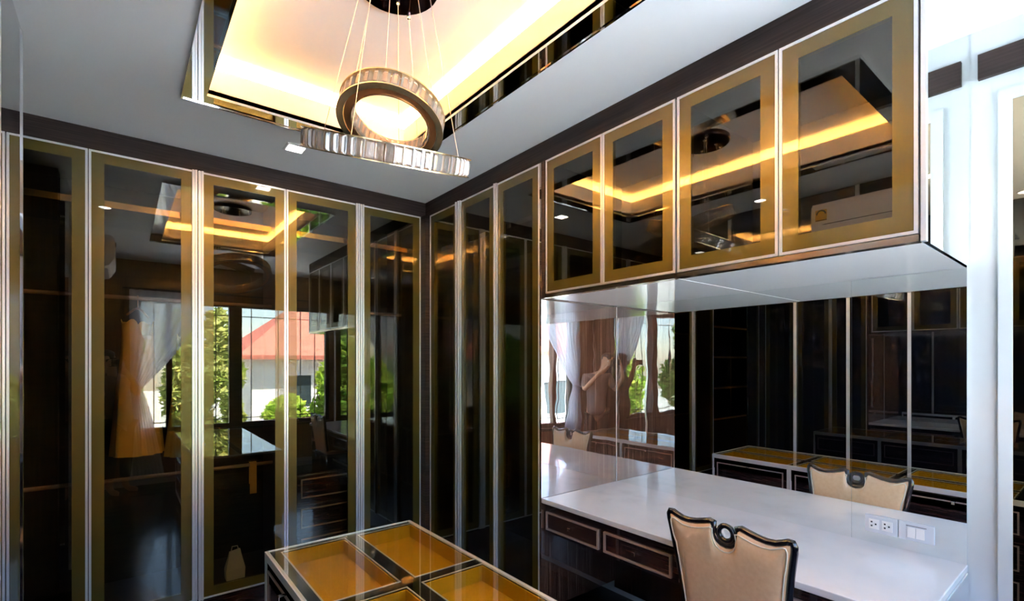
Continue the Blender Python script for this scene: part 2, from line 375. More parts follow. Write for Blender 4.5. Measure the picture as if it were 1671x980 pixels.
# overhead cabinets over the desk
for lab, y0, ym, y1 in (('two-door bronze glass overhead cabinet next to the tall wardrobe', 1.180, 1.584, 1.995), ('two-door bronze glass overhead cabinet at the mirrored niche end', YR+.005, .770, 1.180)):
    w = thing('overhead_cabinet', lab, 'cabinet', (XB+.3, (y0+y1)/2, ZB), 'bronze glass overhead cabinets')
    e0, e1 = y0+.003, y1-.003
    carcass(w, 'B', XB, e0, e1, ZB+.022, ZT, XM-XB-.01)
    door(w, 'B', XB, e0, ym, ZB+.024, ZT); door(w, 'B', XB, ym, e1, ZB+.024, ZT)
    obj('base_panel', boxes((XB+.03, XM-.003, e0, e1, ZB, ZB+.02)), 'white_gloss', w)
    obj('bottom_rail', boxes((XB-.008, XB+.028, e0, e1, ZB, ZB+.02)), 'bronze_rail', w)
    if y0 < .5:
        obj('side_panel', boxes((XB+.022, XM-.003, YR-.006, YR+.004, ZB, ZC-.002)), 'mirror', w)['label'] = 'mirror-clad cabinet end'
        obj('edge_strip', boxes((XB-.004, XB+.02, YR-.008, YR+.004, ZB, ZC-.002)), 'aluminium', w)
bm = boxes((XB, XB+.03, 1.998, YN-.006, ZB, ZT)); struct('trim_5', bm, 'fascia_wood', label='narrow dark wood filler beside the overhead cabinets')

# ------------------------------------------------------------------ desk with mirror
t = thing('mirror', 'large wall mirror behind the marble desk', 'mirror', (XM-.004, 1.2, ZK))
for y0, y1 in ((.742, YN-.006), (YR+.002, .741)):
    obj('mirror_pane', boxes((XM-.008, XM-.002, y0, y1, ZK+.001, ZB-.001)), 'mirror', t)
desk = thing('dressing_desk', 'built-in dressing desk with white marble top and dark drawers', 'desk', (2.14, 1.2, 0))
top = boxes((XB, XM-.002, YR, YN-.006, ZK-.026, ZK))
obj('desktop', top, 'marble', desk, bevel=.003)['label'] = 'white marble top'
obj('apron', boxes((XB+.03, XB+.055, YR+.02, YN-.006, .525, ZK-.027), (XB+.055, XM-.02, YN-.02, YN-.006, .525, ZK-.027)), 'dark_wood_horizontal', desk)
for y0, y1 in ((1.631, 2.012), (1.219, 1.596), (.805, 1.180), (.395, .765)):
    d = obj('drawer', boxes((XB+.024, XB+.03, y0+.012, y1-.012, .555, .63)), 'dark_wood_horizontal', desk)
    f = .009; x0, x1 = XB+.018, XB+.03; z0, z1 = .543, .643
    obj('drawer_moulding', boxes((x0, x1, y0, y0+f, z0, z1), (x0, x1, y1-f, y1, z0, z1), (x0, x1, y0+f, y1-f, z0, z0+f), (x0, x1, y0+f, y1-f, z1-f, z1)), 'rose_metal', d)
    yc = (y0+y1)/2
    obj('knob', boxes((XB+.002, XB+.024, yc-.009, yc+.009, .585, .603)), 'chrome', d, bevel=.003)
obj('end_panel', boxes((XB+.03, XM-.004, YR-.004, YR+.016, 0, ZK-.027)), 'mirror', desk)['label'] = 'mirror-clad desk end'
obj('back_panel', boxes((XM-.03, XM-.012, YR+.017, YN-.006, .05, ZK-.027)), 'dark_wood', desk)
# outlets on the mirror
for i, (y0, y1, lab) in enumerate(((.579, .690, 'pale wall plate with two power sockets at the mirror foot'), (.465, .576, 'pale wall plate with two rocker switches at the mirror foot'))):
    z0, z1 = .762, .834; x1 = XM-.0085; x0 = x1-.009
    p = thing('socket_plate' if i == 0 else 'switch_plate', lab, 'outlet', (x1, (y0+y1)/2, z0))
    obj('plate', boxes((x0, x1, y0, y1, z0, z1)), 'plastic_plate', p, bevel=.002)
    if i == 0:
        for yc in (.658, .613):
            s = obj('socket', boxes((x0-.002, x0, yc-.018, yc+.018, .778, .818)), 'plastic_white', p)
            for dy, dz in ((.008, .008), (.008, -.008), (-.006, 0)):
                obj('hole', boxes((x0-.003, x0-.002, yc+dy-.003, yc+dy+.003, .798+dz-.003, .798+dz+.003)), 'dark_gap', s)
    else:
        for yc in (.535, .507):
            obj('rocker', boxes((x0-.003, x0, yc-.013, yc+.013, .775, .815)), 'plastic_white', p)
        obj('slot', boxes((x0-.001, x0, .488, .552, .820, .822)), 'dark_gap', p)

bm = boxes((XM-.0105, XM-.0085, YN-.0065, YN-.0045, ZK+.001, ZB-.001)); struct('trim_6', bm, 'aluminium', label='thin metal joint in the corner of the niche')
# ------------------------------------------------------------------ black glass wall on the left
bd = [2.53, 2.05, 1.60, 1.15, .70, .25, -.20, YC]
t = thing('black_wardrobe', 'floor to ceiling wardrobe with black glass doors and chrome edges', 'wardrobe', (XD-.3, .9, 0))
obj('carcass', boxes((XD-.6, XD-.02, YC+.002, YD-.105, 0, ZC-.002)), 'carcass_wood', t)
for k, (y1, y0) in enumerate(zip(bd, bd[1:])):
    d = obj('door', boxes((XD-.018, XD, y0+.012, y1-.012, .004, ZC-.004)), 'black_glass', t)
    w_ = .020 if k % 2 else .010
    if k == 0:
        obj('edge_trim', boxes((XD-.02, XD+.004, y1-.012, y1, .004, ZC-.004)), 'chrome', d)
    obj('edge_trim', boxes((XD-.012, XD+(.010 if k % 2 == 0 else .002), y0-w_/2-.006, y0+.012, .004, ZC-.004)) if y0 > YC+.1 else boxes((XD-.01, XD+.002, y0+.002, y0+.012, .004, ZC-.004)), 'aluminium', d)

# open shelf at the passage end of the far wall
t = thing('shelf_unit', 'open black display shelving with brass edges at the passage end', 'shelf', (-1.6, YA+.2, 0))
s0, s1 = -2.1, -1.115
obj('cabinet', boxes((s0, s1, YA+.02, YA+.4, 0, .70), (s0, s0+.02, YA+.02, YA+.4, .70, ZT), (s1-.02, s1, YA+.02, YA+.4, .70, ZT), (s0+.02, s1-.02, YA+.38, YA+.4, .70, ZT)), 'black_lacquer', t)
for z in (.72, 1.13, 1.54, 1.94, 2.35):
    s_ = obj('shelf', boxes((s0+.02, s1-.02, YA+.03, YA+.38, z-.012, z+.012)), 'black_lacquer', t)
    obj('shelf_edge', boxes((s0+.02, s1-.02, YA+.02, YA+.03, z-.013, z+.013)), 'brass', s_)
obj('divider', boxes(((s0+s1)/2-.008, (s0+s1)/2+.008, YA+.03, YA+.38, .73, ZT)), 'black_lacquer', t)

# ------------------------------------------------------------------ island with display trays
IX0, IX1, IY0, IY1 = .447, 1.080, .330, 2.152
isl = thing('display_island', 'island cabinet with glass top over gold felt trays', 'cabinet', ((IX0+IX1)/2, (IY0+IY1)/2, 0))
obj('plinth', boxes((IX0+.05, IX1-.05, IY0+.05, IY1-.05, 0, .07)), 'black_lacquer', isl)
obj('body', boxes((IX0+.012, IX1-.012, IY0+.006, IY1-.004, .07, .60)), 'dark_wood_horizontal', isl)
rows = [(1.578, 2.112), (.985, 1.520), (.40, .928)]; cols = [(.502, .752), (.815, 1.065)]
TZ = ZK-.008
grid = []
xs = [IX0+.004, cols[0][0], cols[0][1], cols[1][0], cols[1][1], IX1-.004]
for a, b in ((0, 1), (2, 3), (4, 5)): grid.append((xs[a], xs[b], IY0+.004, IY1-.004, .60, TZ))
ys = [IY0+.004, rows[2][0], rows[2][1], rows[1][0], rows[1][1], rows[0][0], rows[0][1], IY1-.004]
for (cx0, cx1) in cols:
    for a, b in ((0, 1), (2, 3), (4, 5), (6, 7)): grid.append((cx0, cx1, ys[a], ys[b], .60, TZ))
obj('top_grid', boxes(*grid), 'black_lacquer', isl)
for (y0, y1) in rows:
    for (x0, x1) in cols:
        b_ = bmesh.new(); t_ = .006; zf = .648
        bx(b_, x0+.001, x1-.001, y0+.001, y1-.001, zf-.01, zf)
        bx(b_, x0+.001, x0+t_, y0+.001, y1-.001, zf, TZ-.004); bx(b_, x1-t_, x1-.001, y0+.001, y1-.001, zf, TZ-.004)
        bx(b_, x0+t_, x1-t_, y0+.001, y0+t_, zf, TZ-.004); bx(b_, x0+t_, x1-t_, y1-t_, y1-.001, zf, TZ-.004)
        tr = obj('tray', b_, 'gold_felt', isl)
        e = .005
        obj('tray_rim', boxes((x0-e, x0, y0-e, y1+e, TZ-.002, TZ+.0015), (x1, x1+e, y0-e, y1+e, TZ-.002, TZ+.0015), (x0, x1, y0-e, y0, TZ-.002, TZ+.0015), (x0, x1, y1, y1+e, TZ-.002, TZ+.0015)), 'light_metal', tr)
obj('glass_top', boxes((IX0+.002, IX1-.002, IY0+.002, IY1-.002, TZ+.002, ZK)), 'clear_glass', isl)
# metal edge frame and drawers on both long sides
bays = [IY1, 1.554, .950, IY0]
fr = []
for x0, x1 in ((IX0-.002, IX0+.012), (IX1-.012, IX1+.002)):
    fr.append((x0, x1, IY0, IY1, ZK-.034, ZK-.004)); fr.append((x0, x1, IY0, IY1, .07, .09))
    for y in bays: fr.append((x0, x1, max(IY0, y-.014), min(IY1, y+.014), .09, ZK-.034))
fr += [(IX0+.012, IX1-.012, IY1-.003, IY1+.001, ZK-.020, ZK-.004), (IX0+.012, IX1-.012, IY0-.001, IY0+.003, ZK-.020, ZK-.004)]
obj('edge_frame', boxes(*fr), 'light_metal', isl)
for side, xf in ((-1, IX0+.012), (1, IX1-.012)):
    for y1, y0 in zip(bays, bays[1:]):
        for z0, z1 in ((.50, .672), (.30, .485), (.10, .285)):
            q0, q1 = y0+.02, y1-.02
            d = obj('drawer', boxes((xf, xf+side*.008, q0, q1, z0, z1)), 'dark_wood_horizontal', isl)
            f = .008; xa, xb = xf+side*.008, xf+side*.013; m0, m1, n0, n1 = q0+.02, q1-.02, z0+.022, z1-.022
            obj('moulding', boxes((xa, xb, m0, m1, n0, n0+f), (xa, xb, m0, m1, n1-f, n1), (xa, xb, m0, m0+f, n0+f, n1-f), (xa, xb, m1-f, m1, n0+f, n1-f)), 'rose_metal', d)
            yc = (q0+q1)/2
            obj('knob', boxes((xf+side*.008, xf+side*.034, yc-.010, yc+.010, z1-.040, z1-.020)), 'chrome', d, bevel=.003)

# ------------------------------------------------------------------ chair
def chair(cx, cy, rz):
    t = thing('dining_chair', 'cream leather chair with black scrolled frame pushed under the desk', 'chair', (0, 0, 0))
    t.location = (cx, cy, 0); t.rotation_euler = (0, 0, rz)
    def put(name, bm, mat, parent=None, smooth=False, bevel=0):
        o = obj(name, bm, mat, None, smooth, bevel); o.parent = parent or t; return o
    # back: local x forward (towards the desk), y across, z up ; leans back slightly
    lean = lambda z: (z-.50)*-.13
    half = [(0, .787), (.020, .791), (.036, .802), (.046, .820), (.050, .842), (.047, .866), (.060, .868), (.085, .860), (.115, .852), (.150, .847), (.180, .849), (.205, .858), (.222, .866), (.233, .866), (.238, .855), (.237, .835), (.230, .795), (.222, .745), (.213, .68), (.205, .61), (.197, .53), (.190, .46)]
    outline = [(-y, z) for y, z in half[::-1]]+half[1:]
    # upholstered panel: grid that follows the scrolled outline, crowned on both faces
    topc = [p for p in half if p[1] > .78 and p[0] <= .235]
    def ztop(y):
        y = abs(y)
        for (y0, z0), (y1, z1) in zip(topc, topc[1:]):
            if y0 <= y <= y1+1e-9 and y1 > y0: return z0+(z1-z0)*(y-y0)/(y1-y0)
        return .862
    def wside(z):
        z = min(max(z, .46), .855); sd = [p for p in half if p[0] > .185 and p[1] <= .856]
        for (y0, z0), (y1, z1) in zip(sd, sd[1:]):
            if z1 <= z <= z0 and z0 > z1: return y0+(y1-y0)*(z0-z)/(z0-z1)
        return .236
    bm = bmesh.new(); nu, nv = 64, 36; F_ = {}
    ss = [-1+2*i/nu for i in range(nu+1)]
    for sgn in (1, -1):
        for i, s_ in enumerate(ss):
            for j in range(nv+1):
                f = j/nv; z = .46+f*.40; y = s_*wside(z)*.985
                zt_ = ztop(y if abs(y) > .049 or f < .7 else y)-.004
                z = .46+f*(zt_-.46); y = s_*wside(z)*.985
                e = min((1-abs(s_))*.20, zt_-z+.001)
                th_ = .004+.026*(1-math.exp(-e/.022))
                F_[sgn, i, j] = bm.verts.new((lean(z)+sgn*th_, y, z))
        for i in range(nu):
            for j in range(nv): bm.faces.new((F_[sgn, i, j], F_[sgn, i+1, j], F_[sgn, i+1, j+1], F_[sgn, i, j+1]))
    rim = [(i, nv) for i in range(nu+1)]
    for (i0, j0), (i1, j1) in zip(rim, rim[1:]): bm.faces.new((F_[1, i0, j0], F_[1, i1, j1], F_[-1, i1, j1], F_[-1, i0, j0]))
    for i in (0, nu):
        for j in range(nv): bm.faces.new((F_[1, i, j], F_[1, i, j+1], F_[-1, i, j+1], F_[-1, i, j]))
    put('back_cushion', bm, 'cream_leather', smooth=True)
    bm = bmesh.new()
    pts = [(lean(z), y, z) for y, z in outline]
    rad = [.013]*len(pts)
    tube(bm, pts, rad, 8)
    fr = put('back_frame', bm, 'black_lacquer', smooth=True)
    bm = bmesh.new(); tube(bm, [(lean(.834), .028*cos(a), .834+.028*sin(a)) for a in [2*pi*k/20 for k in range(20)]], .0105, 8, True)
    r_ = obj('ring', bm, 'black_lacquer', None, True); r_.parent = fr
    for sgn in (1, -1):
        bm = bmesh.new(); tube(bm, [(lean(z)+sgn*.017, y*.93, z-.020 if z > .78 else z) for y, z in outline], .0028, 6)
        put('piping', bm, 'piping_cream', smooth=True)
    # seat
    bm = boxes((-.01, .42, -.215, .215, .435, .475)); put('seat', bm, 'cream_leather', bevel=.015, smooth=True)
    put('seat_frame', boxes((-.015, .425, -.22, .22, .395, .434)), 'black_lacquer', bevel=.008)
    for sx, sy in ((1, 1), (1, -1), (-1, 1), (-1, -1)):
        x0 = .40 if sx > 0 else .01; dx = .0 if sx > 0 else -.05
        bm = bmesh.new(); tube(bm, [(x0, sy*.195, .42), (x0, sy*.195, .28), (x0+dx*.5, sy*.195, .13), (x0+dx, sy*.195, 0)], [.022, .020, .016, .013], 8)
        put('leg', bm, 'black_lacquer', smooth=True)
    return t
chair(1.800, .93, 0)

# ------------------------------------------------------------------ air conditioner on the black wardrobe
t = thing('air_conditioner', 'white wall air conditioner with a yellow energy label', 'air conditioner', (XD+.1, .95, 2.27))
bm = bmesh.new()
prof = [(XD+.012, 2.27), (XD+.13, 2.265), (XD+.20, 2.295), (XD+.235, 2.36), (XD+.24, 2.44), (XD+.235, 2.52), (XD+.21, 2.55), (XD+.012, 2.55)]
for y in (.55, 1.352):
    pass
A_ = [bm.verts.new((x, .55, z)) for x, z in prof]; B_ = [bm.verts.new((x, 1.352, z)) for x, z in prof]
for i in range(len(prof)): j = (i+1) % len(prof); bm.faces.new((A_[i], A_[j], B_[j], B_[i]))
bm.faces.new(A_); bm.faces.new(B_[::-1])
body = obj('body', bm, 'plastic_white', t)
obj('louvre', boxes((XD+.14, XD+.19, .60, 1.25, 2.272, 2.279)), 'skirting', t)
obj('seam', boxes((XD+.2365, XD+.240, .56, 1.28, 2.397, 2.401)), 'dark_gap', t)
lb = obj('energy_label', boxes((XD+.240, XD+.2415, 1.255, 1.325, 2.425, 2.50)), 'sticker_yellow', t)
bm = bmesh.new(); tube(bm, [(XD+.2418, 1.29+.027*cos(a), 2.468+.027*sin(a)) for a in [pi*k/10 for k in range(11)]], .005, 4); obj('label_arc', bm, 'sticker_dark', lb)
obj('label_bar', boxes((XD+.2415, XD+.2422, 1.257, 1.323, 2.427, 2.433)), 'sticker_dark', lb)
for y in (.80, .815, .83, .845): obj('badge', boxes((XD+.240, XD+.2412, y, y+.010, 2.418, 2.427)), 'sticker_dark', t)

# ------------------------------------------------------------------ downlights
dl = [(.77, 2.95, 'square recessed ceiling downlight between light tray and far wardrobes', 1), (-.11, 1.72, 'round ceiling downlight beside the long edge of the light tray', 0), (-.11, .45, 'round ceiling downlight next to the air conditioner', 0), (.80, -.05, 'square recessed ceiling downlight between light tray and window', 1)]
for x, y, lab, sq in dl:
    t = thing('downlight', lab, 'light', (x, y, ZC), 'recessed downlights')
    if sq:
        h = .055; f = .012
        obj('frame', boxes((x-h, x-h+f, y-h, y+h, ZC-.006, ZC), (x+h-f, x+h, y-h, y+h, ZC-.006, ZC), (x-h+f, x+h-f, y-h, y-h+f, ZC-.006, ZC), (x-h+f, x+h-f, y+h-f, y+h, ZC-.006, ZC)), 'plastic_white', t)
        obj('lens', boxes((x-h+f, x+h-f, y-h+f, y+h-f, ZC-.004, ZC-.001)), 'lamp_panel', t)
    else:
        bm = bmesh.new(); tube(bm, [(x+.045*cos(a), y+.045*sin(a), ZC-.003) for a in [2*pi*k/24 for k in range(24)]], .006, 6, True); obj('frame', bm, 'plastic_white', t, True)
        bm = bmesh.new(); lathe(bm, [(.040, ZC-.004), (.040, ZC-.001)], x, y); obj('lens', bm, 'lamp_panel', t)

# ------------------------------------------------------------------ chandelier
CX, CY = .784, 1.66
ch = thing('chandelier', 'two-ring crystal chandelier hanging in the lit ceiling tray', 'chandelier', (CX, CY, 2.2))
bm = bmesh.new(); lathe(bm, [(.150, ZTOP-.028), (.152, ZTOP-.025), (.152, ZTOP-.001)], CX, CY, 40); obj('canopy', bm, 'canopy_metal', ch)
v = Vector((sin(TH), cos(TH), 0)); rgt = Vector((cos(TH), -sin(TH), 0)); up = Vector((0, 0, 1))
def ring(center, rad, nrm, count, h):
    nrm = Vector(nrm).normalized(); a = nrm.cross(Vector((0, 0, 1)))
    a = a.normalized() if a.length > 1e-4 else Vector((1, 0, 0)); b = nrm.cross(a).normalized()
    M = Matrix((a, b, nrm)).transposed().to_4x4(); M.translation = center
    seg = 64
    bm = bmesh.new()
    def band(bm, r0, r1, z0, z1):
        P = [(r0, z0), (r1, z0), (r1, z1), (r0, z1)]
        rs = [[bm.verts.new(M @ Vector((r*cos(2*pi*k/seg), r*sin(2*pi*k/seg), z))) for r, z in P] for k in range(seg)]
        for k in range(seg):
            A, B = rs[k], rs[(k+1) % seg]
            for i in range(4): bm.faces.new((A[i], A[(i+1) % 4], B[(i+1) % 4], B[i]))
    band(bm, rad-.028, rad-.005, -h*.46, h*.40)
    fr = obj('ring_frame', bm, 'ring_metal', ch, False)
    bm = bmesh.new()
    for zz in (-h*.5, h*.5-.004):
        band(bm, rad-.004, rad+.020, zz, zz+.004); band(bm, rad-.032, rad-.028, zz, zz+.004)
    obj('rim', bm, 'ring_edge', fr)
    # one faceted crystal, shared by all
    w = 2*pi*rad/count*.90/2; hh = h*.46
    bm = bmesh.new()
    o0 = [(-w, -hh), (w, -hh), (w, hh), (-w, hh)]; o1 = [(-w*.45, -hh*.72), (w*.45, -hh*.72), (w*.45, hh*.72), (-w*.45, hh*.72)]
    V0 = [bm.verts.new((0, y, z)) for y, z in o0]; V1 = [bm.verts.new((.012, y, z)) for y, z in o0]; V2 = [bm.verts.new((.022, y, z)) for y, z in o1]
    bm.faces.new(V0[::-1]); bm.faces.new(V2)
    for A, B in ((V0, V1), (V1, V2)):
        for i in range(4): bm.faces.new((A[i], A[(i+1) % 4], B[(i+1) % 4], B[i]))
    first = obj('crystal', bm, 'crystal', fr)
    Q = M
    for k in range(count):
        o = first if k == 0 else first.copy()
        if k: C.objects.link(o)
        o.parent = fr
        o.matrix_parent_inverse = Matrix()
        ang = 2*pi*k/count
        o.matrix_local = Q @ Matrix.Rotation(ang, 4, 'Z') @ Matrix.Translation((rad-.004, 0, 0))
    for k in range(count):
        o = first.copy(); C.objects.link(o); o.parent = fr; o.matrix_parent_inverse = Matrix()
        o.matrix_local = Q @ Matrix.Rotation(2*pi*k/count, 4, 'Z') @ Matrix.Translation((rad-.030, 0, 0)) @ Matrix.Rotation(pi, 4, 'Z') @ Matrix.Diagonal((.45, .80, .9, 1))
    return M
# frames are parented below the chandelier, whose inverse keeps world coordinates
M1 = ring(Vector((CX-.015, CY+.012, 2.355)), .170, up*1.0+v*.33+rgt*.08, 36, .066)
M2 = ring(Vector((.783, 1.728, 2.256)), 0.287, up*1.0-v*.379+rgt*.196, 60, .066)
for M_, rad, offs in ((M1, .158, .3), (M2, .276, .9)):
    for k in range(4):
        a = offs+k*pi/2
        p = M_ @ Vector((rad*cos(a), rad*sin(a), .02)); q = Vector((CX+(p.x-CX)*.5, CY+(p.y-CY)*.5, ZTOP-.03))
        bm = bmesh.new(); tube(bm, [p, q], .0013, 5); obj('cable', bm, 'cable', ch)
        bm = bmesh.new(); lathe(bm, [(.006, q.z-.012), (.008, q.z-.006), (.008, q.z)], q.x, q.y, 10); obj('cable_gland', bm, 'chrome', ch)

# ------------------------------------------------------------------ things inside the wardrobe
def garment(name, label, cat, x, y, ztop, zbot, rot, mat, wtop, wbot, vneck, waist=.5, group=None):
    t = thing(name, label, cat, (x, y, zbot), group)
    Rm = Matrix.Rotation(rot, 4, 'Z')
    bm = bmesh.new(); seg = 40; rows_ = 22; rr = []
    for j in range(rows_+1):
        f = j/rows_; z = ztop-.02-(ztop-.02-zbot)*f
        w = wtop*(1-.18*sin(min(1, f/waist)*pi)) if f < waist else wtop+(wbot-wtop)*((f-waist)/(1-waist))**1.2
        dp = .05+.07*f
        fold = .012*f
        ring_ = []
        for k in range(seg):
            a = 2*pi*k/seg
            px = w*cos(a)*(1+fold*3*sin(9*a)); py = dp*sin(a)+fold*sin(11*a+1)
            zz = z
            if j == 0: zz = z-.16*math.exp(-(cos(a)/.45)**2)*vneck - .05*abs(cos(a))**6
            if j == 1: zz = min(zz, z-.14*math.exp(-(cos(a)/.45)**2)*vneck)
            if j == 2: zz = min(zz, z-.11*math.exp(-(cos(a)/.45)**2)*vneck)
            ring_.append(bm.verts.new((x, y, 0)+0*Vector((0, 0, 0)) if False else Vector((x, y, 0))+Rm @ Vector((px, py, zz))))
        rr.append(ring_)
    for A, B in zip(rr, rr[1:]):
        for k in range(seg): bm.faces.new((A[k], A[(k+1) % seg], B[(k+1) % seg], B[k]))
    obj('cloth', bm, mat, t, True)
    bm = bmesh.new(); c = Vector((x, y, 0))
    tube(bm, [c+Rm @ Vector((-wtop*.75, 0, ztop-.015)), c+Rm @ Vector((-.03, 0, ztop+.02)), c+Rm @ Vector((0, 0, ztop+.03)), c+Rm @ Vector((.03, 0, ztop+.02)), c+Rm @ Vector((wtop*.75, 0, ztop-.015))], .006, 6)
    hz = 1.85
    hk = [c+Vector((0, 0, ztop+.03))]+[c+Vector((0, .0165*cos(a), hz+.0+.0165*sin(a))) for a in [-.4+pi*k/8 for k in range(0, 9)]]
    tube(bm, [c+Vector((0, 0, ztop+.028)), c+Vector((0, .0165, hz-.012))]+[c+Vector((0, .0155*cos(a), hz+.0155*sin(a))) for a in [k*pi/7 for k in range(8)]], .0025, 5)
    obj('hanger', bm, 'ring_metal', t, True)
    return t
garment('dress', 'mustard yellow sleeveless dress hanging behind bronze glass', 'dress', .070, YA+.30, 1.76, .93, R(52), 'yellow_fabric', .110, .13, 1)
garment('dress', 'pale yellow flared dress hanging beside the mustard one', 'dress', .325, YA+.30, 1.68, .90, R(58), 'pale_yellow_fabric', .09, .13, .5)
bm = bmesh.new()
for s_ in (-1, 1):
    bx(bm, .66, .70, YA+.28+s_*.0155-.0015, YA+.28+s_*.0155+.0015, .60 if s_ < 0 else .66, .80)
bx(bm, .66, .70, YA+.28-.0155, YA+.28+.0155, .8025, .806)
tag(obj('belt', bm, 'gold_card'), 'gold yellow sash hung over the low wardrobe rod', 'sash') if False else tag(obj('sash', bm, 'gold_card'), 'gold yellow sash hung over the low wardrobe rod', 'sash')
def pouch(x, y, w, d_, h, label):
    bm = bmesh.new(); zb = ZP+.0185
    V = []
    for z, sx, sy in ((zb, 1, 1), (zb+h*.35, 1.06, 1.0), (zb+h*.8, .72, .45), (zb+h, .60, .22)):
        V.append([bm.verts.new((x+a*w/2*sx, y+b*d_/2*sy, z+.01*(a > 0)*(z > zb))) for a, b in ((-1, -1), (1, -1), (1, 1), (-1, 1))])
    for A, B in zip(V, V[1:]):
        for i in range(4): bm.faces.new((A[i], A[(i+1) % 4], B[(i+1) % 4], B[i]))
    bm.faces.new(V[0][::-1]); bm.faces.new(V[-1])
    t = thing('pouch', label, 'bag', (x, y, zb)); obj('bag_body', bm, 'paper_white', t)
    b2 = bmesh.new(); tube(b2, [(x-w*.2, y, zb+h), (x-w*.15, y, zb+h+.03), (x+w*.15, y, zb+h+.03), (x+w*.2, y, zb+h+.008)], .003, 5); obj('cord', b2, 'paper_white', t)
pouch(.555, YA+.16, .10, .08, .17, 'wider white pouch standing on the wardrobe floor')
pouch(.405, YA+.16, .05, .08, .13, 'slim white pouch standing on the wardrobe floor near the door handle')

# ------------------------------------------------------------------ curtains
def curtain(x_out, x_in, xt, label, z0=.12):
    """hangs from the rail between x_out (jamb) and x_in, gathered at the tie at xt"""
    t = thing('curtain', label, 'curtain', (xt, YC+.07, z0)); bm = bmesh.new()
    nu, nv = 60, 40; grid = []
    zt = 2.33; ztie = 1.15
    for j in range(nv+1):
        z = zt+(z0-zt)*j/nv
        if z > ztie: f = ((zt-z)/(zt-ztie)); k = f**1.6
        else: k = 1-.35*((ztie-z)/(ztie-z0))**.7
        row = []
        for i in range(nu+1):
            s = i/nu
            xtop = x_out+(x_in-x_out)*s; xg = xt+(-.05+.10*s)*(1 if x_in > x_out else -1)
            sag = -.0
            x = xtop*(1-k)+xg*k
            dep = .022*(1-.3*k)
            row.append(bm.verts.new((x, YC+.075+dep*sin(s*pi*2*9)+.01*k*sin(s*31), z)))
        grid.append(row)
    for j in range(nv):
        for i in range(nu): bm.faces.new((grid[j][i], grid[j][i+1], grid[j+1][i+1], grid[j+1][i]))
    obj('sheer_cloth', bm, 'sheer', t, True)
    bm = bmesh.new(); tube(bm, [(xt+.062*cos(a), YC+.075+.040*sin(a), ztie+.02*cos(a)) for a in [2*pi*k/16 for k in range(16)]], .012, 6, True); obj('tie_band', bm, 'sheer', t, True)
curtain(.06, .82, .12, 'sheer white curtain tied back beside the photographer')
bm = bmesh.new(); tube(bm, [(.0, YC+.075, 2.345), (2.45, YC+.075, 2.345)], .011, 8)
rl = thing('curtain_rail', 'dark curtain rail above the wide window', 'rail', (1.2, YC+.075, 2.345)); obj('pole', bm, 'black_lacquer', rl, True)
for x in (.02, 1.2, 2.43): obj('bracket', boxes((x-.01, x+.01, YC, YC+.066, 2.335, 2.355)), 'chrome', rl)
# socket under the window
t = thing('wall_socket', 'white wall socket under the window', 'outlet', (1.52, YC+.005, .30))
obj('plate', boxes((1.48, 1.56, YC+.0005, YC+.010, .28, .38)), 'plastic_white', t, bevel=.002); obj('hole', boxes((1.505, 1.535, YC+.010, YC+.011, .325, .335)), 'dark_gap', t)

# ------------------------------------------------------------------ the photographer, seen in the mirrors
def loc3(lr, fw, z): return rgt*lr+v*fw+Vector((0, 0, z))
def skin(name, nodes, edges, mat, parent, sub=2, root=0):
    me = bpy.data.meshes.new(name); me.from_pydata([loc3(*n_[:3]) for n_ in nodes], edges, []); me.update()
    o = bpy.data.objects.new(name, me); C.objects.link(o); me.materials.append(MATS[mat])
    md = o.modifiers.new('skin', 'SKIN'); md.use_smooth_shade = True
    sv = me.skin_vertices[0].data
    for i, n_ in enumerate(nodes):
        r_ = n_[3]; sv[i].radius = r_ if isinstance(r_, tuple) else (r_, r_)
        sv[i].use_root = (i == root)
    sb = o.modifiers.new('sub', 'SUBSURF'); sb.levels = 1; sb.render_levels = sub
    o.parent = parent; o.matrix_parent_inverse = pinv(parent)
    return o
base = loc3(.21, -.33, 0)
pr = thing('person', 'barefoot person in a brown top and dark trousers photographing the room', 'person', base)
N = [(.21, -.33, .86, .105), (.205, -.335, 1.00, .095), (.195, -.335, 1.16, .105), (.18, -.33, 1.265, .080),   # pelvis..chest
     (.14, -.315, 1.335, .045), (.10, -.295, 1.40, .058), (.065, -.28, 1.47, (.073, .088)), (.055, -.28, 1.54, (.070, .082)), (.055, -.285, 1.585, .035)]  # neck, head
E = [(0, 1), (1, 2), (2, 3), (3, 4), (4, 5), (5, 6), (6, 7), (7, 8)]
def chain(start, pts):
    p = start
    for q in pts: N.append(q); E.append((p, len(N)-1)); p = len(N)-1
    return p
for s in (-1, 1):
    chain(0, [(.21+s*.080, -.33, .78, .078), (.21+s*.09, -.325, .48, .054), (.21+s*.09, -.335, .30, .048), (.21+s*.09, -.345, .075, .034), (.21+s*.095, -.30, .030, (.034, .026)), (.21+s*.105, -.22, .020, (.036, .018)), (.21+s*.11, -.18, .016, (.030, .014))])
    h = chain(3, [(.18+s*.145, -.32, 1.27, .050), (.17+s*.205, -.25, 1.10, .038), (.07+s*.185, -.17, 1.26, .031), (.012+s*.100, -.135, 1.405, .022), (.008+s*.088, -.125, 1.44, (.028, .016))])
    for dz, ln in ((.030, .9), (.012, 1.0), (-.006, .95), (-.024, .8)):
        chain(h, [(.006+s*.082, -.105, 1.452+dz*.8, .0085), (s*.074, -.088, 1.462+dz, .008), (s*.056, -.080, 1.466+dz, .0065)])
    chain(h, [(s*.082, -.150, 1.440, .010), (s*.062, -.172, 1.436, .0085)])
skin('body', N, E, 'skin', pr)
